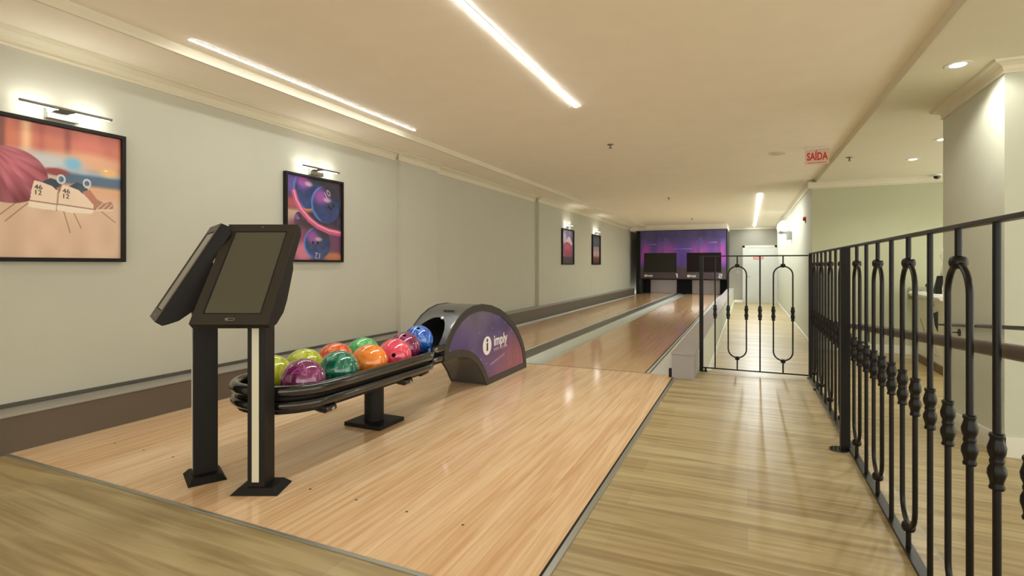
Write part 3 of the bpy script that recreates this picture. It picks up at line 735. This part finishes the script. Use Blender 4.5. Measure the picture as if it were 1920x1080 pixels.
# ------------------------------------------------------------------ ball return
br = empty('ball_return', (-2.225, 2.8, 0), label='black ball return with oval rack and arched hood showing purple artwork', cat='ball return')
Tb = Matrix.Translation((2.225, -2.8, 0))
OUT = [(4.03, .005), (4.90, .005), (4.885, .10), (4.855, .20), (4.79, .30), (4.70, .40), (4.58, .49), (4.44, .575), (4.28, .64), (4.11, .685), (3.94, .708), (3.79, .705), (3.66, .68), (3.55, .635), (3.46, .575), (3.395, .51), (3.35, .44), (3.33, .37),
       (3.335, .325), (3.40, .325), (3.50, .33), (3.60, .32), (3.69, .30), (3.77, .265), (3.84, .22), (3.90, .165), (3.95, .11), (3.99, .05)]
def inset(poly_, d):
    n = len(poly_); a = sum(poly_[i][0] * poly_[(i + 1) % n][1] - poly_[(i + 1) % n][0] * poly_[i][1] for i in range(n))
    s = 1 if a > 0 else -1; r = []
    for i in range(n):
        p0, p, p2 = Vector(poly_[i - 1]), Vector(poly_[i]), Vector(poly_[(i + 1) % n])
        e1 = (p - p0).normalized(); e2 = (p2 - p).normalized()
        n1 = Vector((-e1.y, e1.x)) * s; n2 = Vector((-e2.y, e2.x)) * s
        b = (n1 + n2); k = 2 / max(.6, b.length_squared)
        r.append(tuple(p + b * d * k / 1.0 * .5 * 1.0 * (1 if True else 0)) if False else tuple(p + b * (d / max(.5, (1 + n1.dot(n2))))))
    return r
HX0, HX1 = -2.40, -2.058
hood = MB().prism(OUT, HX0, HX1, 'x', mtx=Tb).build('hood', [M['hood'], M['deep']], br)
def mouth_cut():
    me = bpy.data.meshes.new('cut'); bm = bmesh.new(); bmesh.ops.create_uvsphere(bm, u_segments=32, v_segments=20, radius=1)
    bmesh.ops.transform(bm, matrix=Matrix.Translation((-2.235 + 2.225, 3.36 - 2.8, .505)) @ Matrix.Diagonal((.128, .34, .145, 1)), verts=bm.verts); bm.to_mesh(me); bm.free()
    me.materials.append(M['hood']); me.materials.append(M['deep'])
    for p in me.polygons: p.material_index = 1
    return me
def apply_bool(o, cutters, op='DIFFERENCE'):
    tmp = []
    for cm in cutters:
        c_ = bpy.data.objects.new('cutter', cm); C.objects.link(c_); tmp.append(c_)
        md = o.modifiers.new('b', 'BOOLEAN'); md.object = c_; md.operation = op; md.solver = 'EXACT'
        c_.parent = o.parent
    dg = bpy.context.evaluated_depsgraph_get(); dg.update()
    me = bpy.data.meshes.new_from_object(o.evaluated_get(dg)); o.modifiers.clear(); o.data = me
    for c_ in tmp: bpy.data.objects.remove(c_)
    for p in me.polygons: p.use_smooth = True
    me.set_sharp_from_angle(angle=math.radians(35))
apply_bool(hood, [mouth_cut()])
inn = inset(OUT, .055)
MB().ring(inset(OUT, -.004), inn, HX1, HX1 + .010, 'x', mtx=Tb).build('side_border', M['hoodborder'], br, bevel=.002)
MB().ring(inset(OUT, -.004), inn, HX0 - .010, HX0, 'x', mtx=Tb).build('side_border', M['hoodborder'], br)
gpoly = inset(OUT, .03)
def hood_art(u, v):
    y = 3.3 + u * 1.6; z = v * .72; n = vnoise(u, v, 10, 6, 21); n2 = vnoise(u, v, 30, 4, 22)
    s = (y - 3.4) * .45 - z * 1.1
    img = np.tile(C3(96, 84, 112), (len(u), 1))
    img = over(img, sst(-.45, -.1, s) * .75, C3(84, 64, 124)); img = over(img, sst(-.15, .15, s) * .8, C3(92, 62, 112))
    img = over(img, sst(.12, .5, s), C3(140, 76, 110)); img = over(img, ell(y, z, 4.6, .15, .35, .22, .8) * .7, C3(150, 78, 92))
    img = over(img, ell(y, z, 3.55, .42, .22, .12, .8) * .8, C3(74, 54, 116)); img = over(img, ell(y, z, 4.35, .50, .22, .08, .8) * .7, C3(70, 52, 104))
    img += ((n - .5) * .07 + (n2 - .5) * .04)[:, None]
    img = over(img, seg(y, z, 4.1, .17, 4.38, .22, .008, .9) * .6, C3(190, 176, 220))
    r = np.random.RandomState(5)
    for k in range(46):
        a, b = 3.4 + r.rand() * 1.4, .1 + r.rand() * .58; img = over(img, ell(y, z, a, b, .006, .005, .5) * (.3 + .6 * r.rand()), C3(216, 206, 236))
    return img
side = HX1 + .004
def keep(cu, cv): return poly(3.3 + cu * 1.6, cv * .72, gpoly) > .5
gr = painted('side_graphic', (side + 2.225, .5, 0), (0, 1, 0), (0, 0, 1), 1.6, .72, 260, 120, hood_art, M['mural'], br, keep)
grb = painted('side_graphic', (HX0 - .004 + 2.225, .5, 0), (0, 1, 0), (0, 0, 1), 1.6, .72, 120, 60, hood_art, M['mural'], br, keep)
LM = lambda y, z: frame_mtx((side + 2.225 + .0015, y - 2.8, z), (0, 1, 0), (0, 0, 1))
MB().lathe([(.080, 0), (.080, .002)], 36, mtx=LM(4.028, .345)).build('emblem', M['white_ink'], br)
MB().box(-.012, .012, -.045, .022, .002, .004, mtx=LM(4.028, .345)).lathe([(.015, .002), (.015, .004)], 16, mtx=LM(4.028, .345) @ Matrix.Translation((0, .045, 0))).build('emblem_letter', M['dark_ink'], br)
text('lettering', 'imply', .135, M['white_ink'], br, LM(4.30, .365), .001, sx=.97, bold=.002)
text('lettering', 'IMPLY.COM', .040, M['faint_ink'], br, LM(4.30, .288), .001, sx=1.35)
# button and engraved badge on the hood curve
MB().lathe([(.013, 0), (.013, .003), (.010, .004)], 20, mtx=frame_mtx((-2.19 + 2.225, 3.525 - 2.8, .625), (1, 0, 0), (0, .62, .78))).build('button', M['white'], br)
MB().tube([(-.05 + .1 * i / 30, .012 * math.sin(i * 1.1), .001) for i in range(31)], .003, 6, mtx=frame_mtx((-2.19 + 2.225, 3.625 - 2.8, .672), (1, 0, 0), (0, .87, .5))).build('badge', M['deep'], br)
# rack rails
def rack_path(hw, yend, z, hn, rc):
    p = []
    for (y) in (3.37, 3.25): p.append((hn, y))
    for i in range(1, 7):
        t_ = i / 6; e = t_ * t_ * (3 - 2 * t_); p.append((hn + (hw - hn) * e, 3.20 - .22 * t_))
    p.append((hw, 2.6)); p.append((hw, 2.2)); 
    for i in range(0, 9):
        a = (PI / 2) * i / 8; p.append((hw - rc + rc * math.cos(a), yend + rc - rc * math.sin(a)))
    q = [(-x, y) for x, y in reversed(p)]
    return [Vector((x, y - 2.8, z + .012 * max(0, (2.2 - y)))) for x, y in p + q]
MB().tube(rack_path(.262, 1.80, .422, .150, .25), .027, 16, sq=1.1).build('upper_rail', M['blackgloss'], br, smooth=True)
MB().tube(rack_path(.262, 1.80, .352, .150, .25), .022, 16, sq=1.1).build('lower_rail', M['blackgloss'], br, smooth=True)
def skirt():
    p = rack_path(.248, 1.815, 0, .136, .236); n = len(p)
    vs = [(q.x, q.y, z) for z in (.335, .425) for q in p] + [(q.x * .985, q.y, z) for z in (.335, .425) for q in p]
    fs = []
    for i in range(n - 1):
        fs += [(i, i + 1, n + i + 1, n + i), (2*n + i, 3*n + i, 3*n + i + 1, 2*n + i + 1), (n + i, n + i + 1, 3*n + i + 1, 3*n + i), (i, 2*n + i, 2*n + i + 1, i + 1)]
    return MB().add(vs, fs)
skirt().build('skirt', M['black'], br, smooth=True)
def bed_poly(d):
    return [(p.x * (1 - d), p.y) for p in rack_path(.25, 1.81, 0, .14, .24)]
MB().prism(bed_poly(0), .312, .328, 'z').build('tray', M['black'], br)
for x in (-.17, -.06, .06, .17):
    MB().tube([(x, 1.92 - 2.8, .339), (x, (3.08 if abs(x) > .1 else 3.36) - 2.8, .339)], .005, 8).build('ball_track', M['blackgloss'], br, smooth=True)
for y in (2.08, 2.76, 3.03):
    a = .258 if y < 3 else .20
    pr = [(-a, .322), (a, .322), (a + .012, .31), (a + .012, .292), (a - .01, .278), (a - .06, .283), (.08, .31), (-.08, .31), (-a + .06, .283), (-a + .01, .278), (-a - .012, .292), (-a - .012, .31)]
    k_ = MB().prism(pr, y - 2.8 - .035, y - 2.8 + .035, 'y').build('bracket', M['blackgloss'], br, bevel=.006)
    MB().lathe([(.009, 0), (.009, .006)], 12, mtx=frame_mtx((a + .012, y - 2.8, .301), (0, 1, 0), (0, 0, 1))).build('bolt', M['chrome'], k_)
MB().lathe([(.0625, .02), (.0625, .322)], 32, mtx=Matrix.Translation((-.01, -.045, 0))).build('pedestal', M['black'], br, smooth=True)
MB().box(-.085, .075, -.18, .10, .30, .322).build('pedestal_plate', M['black'], br, bevel=.003)
MB().box(-.15, .135, -.17, .085, .0045, .03).build('base_plate', M['black'], br, bevel=.003)

# ------------------------------------------------------------------ bowling balls
def ball_mat(name, c1, c2, c3, sc=5, dist=2.5):
    m, nt, b = base(name)
    v = mapping(nt, (1, 1, 1)); n = noise(nt, v, sc / .1, 3, dist)
    c_ = ramp(nt, n, [(.30, c1), (.52, c2), (.60, c3), (.66, c2)])
    nt.links.new(c_, b.inputs['Base Color']); b.inputs['Roughness'].default_value = .12; b.inputs['Coat Weight'].default_value = 1; b.inputs['Coat Roughness'].default_value = .04
    return m
RB = .112
def ball_mesh():
    me = bpy.data.meshes.new('bowling_ball'); bm = bmesh.new(); bmesh.ops.create_uvsphere(bm, u_segments=64, v_segments=40, radius=RB); bm.to_mesh(me); bm.free()
    me.materials.append(M['white']); me.materials.append(M['deep'])
    o = bpy.data.objects.new('bowling_ball', me); C.objects.link(o)
    cs = []
    for (dx, dy, r) in ((-.017, .028, .0115), (.017, .028, .0115), (0, -.052, .013)):
        cm = bpy.data.meshes.new('c'); bm = bmesh.new(); bmesh.ops.create_cone(bm, cap_ends=True, segments=20, radius1=r, radius2=r, depth=.09)
        n_ = Vector((dx, dy, math.sqrt(RB * RB - dx * dx - dy * dy))).normalized()
        bmesh.ops.transform(bm, matrix=Matrix.Translation(n_ * RB) @ n_.to_track_quat('Z', 'Y').to_matrix().to_4x4(), verts=bm.verts); bm.to_mesh(cm); bm.free()
        cm.materials.append(M['white']); cm.materials.append(M['deep'])
        for p in cm.polygons: p.material_index = 1
        cs.append(cm)
    apply_bool(o, cs)
    return o
ball0 = ball_mesh()
camdir = lambda p: (Vector((0, 0, 1.04)) - Vector(p)).normalized()
BALLS = [  # x, y, dz, label, colours, hole direction
 (-2.098, 2.022, 0, 'large marbled purple bowling ball with ring logo, at the near end of the rack', ((96, 28, 74), (128, 44, 100), (176, 96, 150)), (0, 1, -.4)),
 (-2.112, 2.297, 0, 'dark teal green marbled bowling ball between the purple and orange balls', ((12, 84, 66), (24, 116, 92), (96, 176, 150)), (-1, .3, -.5)),
 (-2.112, 2.560, 0, 'plain orange bowling ball in the front row beside the pink one', ((236, 118, 30), (244, 134, 40), (250, 160, 80)), (-1, .3, -.5)),
 (-2.118, 2.818, 0, 'pink bowling ball with a finger hole facing outwards', ((222, 62, 92), (236, 78, 106), (246, 120, 140)), 'cam'),
 (-2.205, 3.045, .012, 'dark magenta bowling ball with a hole on top, between the pink and blue balls', ((104, 24, 62), (134, 34, 84), (170, 80, 130)), 'top'),
 (-2.245, 3.275, .035, 'blue marbled bowling ball in the mouth of the ball return hood', ((20, 68, 170), (44, 104, 206), (120, 170, 236)), 'top'),
 (-2.345, 2.035, 0, 'yellow green bowling ball mostly hidden behind the terminal post', ((168, 180, 20), (190, 200, 40), (220, 226, 110)), (-1, 0, -.4)),
 (-2.345, 2.268, 0, 'yellow green bowling ball behind the purple one', ((168, 180, 20), (192, 202, 44), (220, 226, 120)), (-1, 0, -.4)),
 (-2.345, 2.52, 0, 'red orange marbled bowling ball in the back row', ((214, 70, 16), (236, 92, 34), (250, 150, 90)), (-1, 0, -.4)),
 (-2.345, 2.780, 0, 'light green marbled bowling ball in the back row', ((44, 160, 84), (80, 196, 112), (150, 226, 160)), (-1, 0, -.4)),
]
for i, (x, y, dz, lb, cc, hd_) in enumerate(BALLS):
    o = ball0 if i == 0 else ball0.copy()
    if i: C.objects.link(o)
    o.location = (x, y, .333 + RB + dz)
    lt = Vector((0, -.052, math.sqrt(RB * RB - .052 ** 2))).normalized(); lx_ = Vector((1, 0, 0)); ly_ = lt.cross(lx_)
    if hd_ in ('cam', 'top'):
        wt = (camdir(o.location) + (Vector((-.12, .08, .0)) if hd_ == 'cam' else Vector((.0, .0, 1.5)))).normalized()
        away = Vector((0, 0, -1)) if hd_ == 'cam' else Vector((-.8, .8, 0))   # fingers on that side of the thumb hole
        wy = (away - wt * away.dot(wt)).normalized()
        wx = wy.cross(wt).normalized()
        A = Matrix((lx_, -ly_ if False else ly_, lt)).transposed(); ly2 = lt.cross(lx_)
        if ly2.dot(Vector((0, 1, .0))) < 0: ly2 = -ly2
        A = Matrix((ly2.cross(lt), ly2, lt)).transposed(); B = Matrix((wy.cross(wt), wy, wt)).transposed()
        o.rotation_euler = (B @ A.inverted()).to_euler()
    else:
        o.rotation_euler = Vector(hd_).normalized().to_track_quat('Z', 'Y').to_euler()
    tag(o, lb, 'bowling ball', 'bowling balls on the rack')
    m = ball_mat('ball_' + str(i), *[rgb(*c_) for c_ in cc], sc=(1.15 if i not in (2, 3) else .6))
    o.material_slots[0].link = 'OBJECT'; o.material_slots[0].material = m
    if i == 0:
        lo = Vector((-2.0, 1.923, .452)) - Vector(o.location); d_ = lo.normalized()
        up = Vector((0, 0, 1)); xx = up.cross(d_).normalized(); yy = d_.cross(xx)
        fm = frame_mtx(d_ * (RB + .0003), xx, yy)
        q = MB()
        q.ring([(.019 * math.cos(2*PI*k/28), .019 * math.sin(2*PI*k/28)) for k in range(28)], [(.0165 * math.cos(2*PI*k/28), .0165 * math.sin(2*PI*k/28)) for k in range(28)], -.002, .0004, 'z', mtx=fm)
        q.box(-.003, .003, -.010, .010, -.002, .0004, mtx=fm @ Matrix.Rotation(-.6, 4, 'Z'))
        lg_ = q.build('ring_logo', M['faint_ink'])
        lg_.parent = o; lg_.matrix_local = o.rotation_euler.to_matrix().to_4x4().inverted()

# ------------------------------------------------------------------ terminals
def terminal(name, x, y, rz, label, hx=0, hy=0, ty=0):
    k = empty(name, (x, y, .0045), rz, label=label, cat='control terminal', group='touchscreen terminals')
    # local: screen faces -y, x to the right
    b = MB(); w0, d0, w1, d1, h1 = .108, .082, .078, .060, .028
    b.add([(-w0,-d0,0),(w0,-d0,0),(w0,d0,0),(-w0,d0,0),(-w1,-d1,h1),(w1,-d1,h1),(w1,d1,h1),(-w1,d1,h1)], [(0,3,2,1),(4,5,6,7),(0,1,5,4),(1,2,6,5),(2,3,7,6),(3,0,4,7)])
    b.build('base', M['black'], k, bevel=.002)
    po = MB().box(-.042, .036, -.052, .052, .026, .84).build('post', M['black'], k, bevel=.003)
    MB().box(-.021, .011, -.054, -.051, .05, .80).build('inlay_strip', M['strip'], po, bevel=.001)
    # head
    zb, zt_ = .783, 1.232; yb_, yt_ = -.205, .115 + ty; Wd = .168
    up = Vector((0, yt_ - yb_, zt_ - zb)); Lh = up.length; up.normalize()
    hm = frame_mtx((hx, yb_ + hy, zb), (1, 0, 0), up)     # z axis of hm points out of the screen (towards -y, up)
    prof = [(0, 0), (0, Lh), (-.035, Lh + .004), (-.055, Lh - .02), (-.058, Lh * .66), (-.078, Lh * .62), (-.105, Lh * .34), (-.105, Lh * .22), (-.075, .045), (-.045, .012), (-.03, -.002)]
    # extrude the side profile (depth, height) along x
    vs = []
    n = len(prof)
    for xx in (-Wd, Wd):
        for dpt, hh in prof: vs.append((xx, hh, dpt))
    fs = [tuple(range(n)), tuple(range(2 * n - 1, n - 1, -1))] + [(i, n + i, n + (i + 1) % n, (i + 1) % n) for i in range(n)]
    hd2 = MB().add(vs, fs, mtx=hm).build('monitor_housing', M['black'], k, bevel=.003)
    MB().ring([(-Wd, 0), (Wd, 0), (Wd, Lh), (-Wd, Lh)], [(-Wd + .042, .050), (Wd - .042, .050), (Wd - .042, Lh - .042), (-Wd + .042, Lh - .042)], 0, .004, 'z', mtx=hm).build('bezel', M['bezel'], hd2, bevel=.0015)
    MB().box(-Wd + .041, Wd - .041, .049, Lh - .041, -.002, .0012, mtx=hm).build('screen', M['screen'], hd2)
    MB().ring([(-Wd + .043, .051), (Wd - .043, .051), (Wd - .043, Lh - .043), (-Wd + .043, Lh - .043)], [(-Wd + .048, .056), (Wd - .048, .056), (Wd - .048, Lh - .048), (-Wd + .048, Lh - .048)], 0, .0022, 'z', mtx=hm).build('gasket', M['deep'], hd2)
    q = MB()
    oc = [(-.020, .012), (-.016, .009), (.016, .009), (.020, .012), (.020, .018), (.016, .021), (-.016, .021), (-.020, .018)]
    q.ring(oc, inset(oc, .0015), .004, .0052, 'z', mtx=hm @ Matrix.Translation((0, .009, 0)))
    q.lathe([(.0035, .004), (.0035, .0055)], 12, mtx=hm @ Matrix.Translation((-.012, .024, 0)))
    q.build('logo_plate', M['alu'], hd2)
    MB().lathe([(.003, .004), (.003, .0046)], 12, mtx=hm @ Matrix.Translation((.0, Lh - .018, 0))).build('camera_dot', M['alu'], hd2)
    return k
terminal('control_terminal', -2.054, 1.733, math.radians(24.27), 'tall touchscreen terminal facing the viewer, right one of the pair', -.045)
terminal('control_terminal', -2.425, 1.715, math.radians(-28.0), 'tall touchscreen terminal turned away to the left, left one of the pair', -.0, -.005, -.06)

# ------------------------------------------------------------------ arcade machine behind the pillar
ar = empty('arcade_machine', (2.22, 8.15, ZL), label='white arcade machine with curved chrome arm partly behind the pillar', cat='arcade machine')
MB().box(.02, .9, 0, 1.22, .10, .93).build('cabinet', M['cabinet_white'], ar, bevel=.01)
MB().box(.0, .9, -.01, 1.24, 0, .10).build('plinth', M['wood_edge'], ar, bevel=.004)
MB().prism([(-.03, .93), (.95, .93), (.95, 1.0), (-.03, 1.0), (-.06, .97)], -.03, 1.32, 'y').build('top_panel', M['white'], ar, bevel=.01)
MB().prism([(1.25, 1.02), (1.55, 1.05), (1.62, 1.0), (1.60, .86), (1.57, .86), (1.56, .99), (1.25, .97)], .0, .5, 'x').build('side_lip', M['chrome'], ar, bevel=.006)
pts = [(1.0, 1.0), (.75, 1.05), (.58, 1.14), (.47, 1.27), (.42, 1.41), (.44, 1.50), (.40, 1.58)]
MB().tube([(.14, y, z) for y, z in pts], [.05, .06, .055, .04, .025, .055, .035], 12).build('curved_arm', M['cabinet_white'], ar, smooth=True)
MB().prism([(.60, 1.0), (.42, 1.24), (.38, 1.24), (.46, 1.08), (.46, 1.0)], .05, .12, 'x').build('arm_panel', M['black'], ar, bevel=.005)
MB().tube([(.12, 1.08, .99), (.12, 1.08, 1.08)], .012, 8).lathe([(.022, 1.07), (.03, 1.09), (.018, 1.115)], 14, mtx=Matrix.Translation((.12, 1.08, 0))).build('joystick', M['blackgloss'], ar, smooth=True)
MB().tube([(.12, .74, .99), (.12, .74, 1.07)], .02, 10).build('button', M['blackgloss'], ar)
side_m = lambda y, z: frame_mtx((.0185, y, z), (0, -1, 0), (0, 0, 1))
text('lettering', 'G', .07, M['dark_ink'], ar, side_m(.42, .86), .001)
q = MB()
for i in range(4): q.prism([(.25 + i * .05, .78 - i * .01), (.28 + i * .05, .78 - i * .01), (.27 + i * .03, .52 + i * .02), (.26 + i * .03, .52 + i * .02)], .014, .0205, 'x')
q.build('stripe_graphic', M['dark_ink'], ar)
q = MB()
for a, b in (((.62, .55), (.36, .32)), ((.36, .32), (.20, .20)), ((.62, .55), (.74, .40)), ((.74, .40), (1.0, .62)), ((.30, .20), (.60, .24))):
    q.tube([(.018, a[0], a[1]), (.018, b[0], b[1])], .006, 6)
q.build('line_graphic', M['grey_plastic'], ar)

print('objects', len(bpy.data.objects))
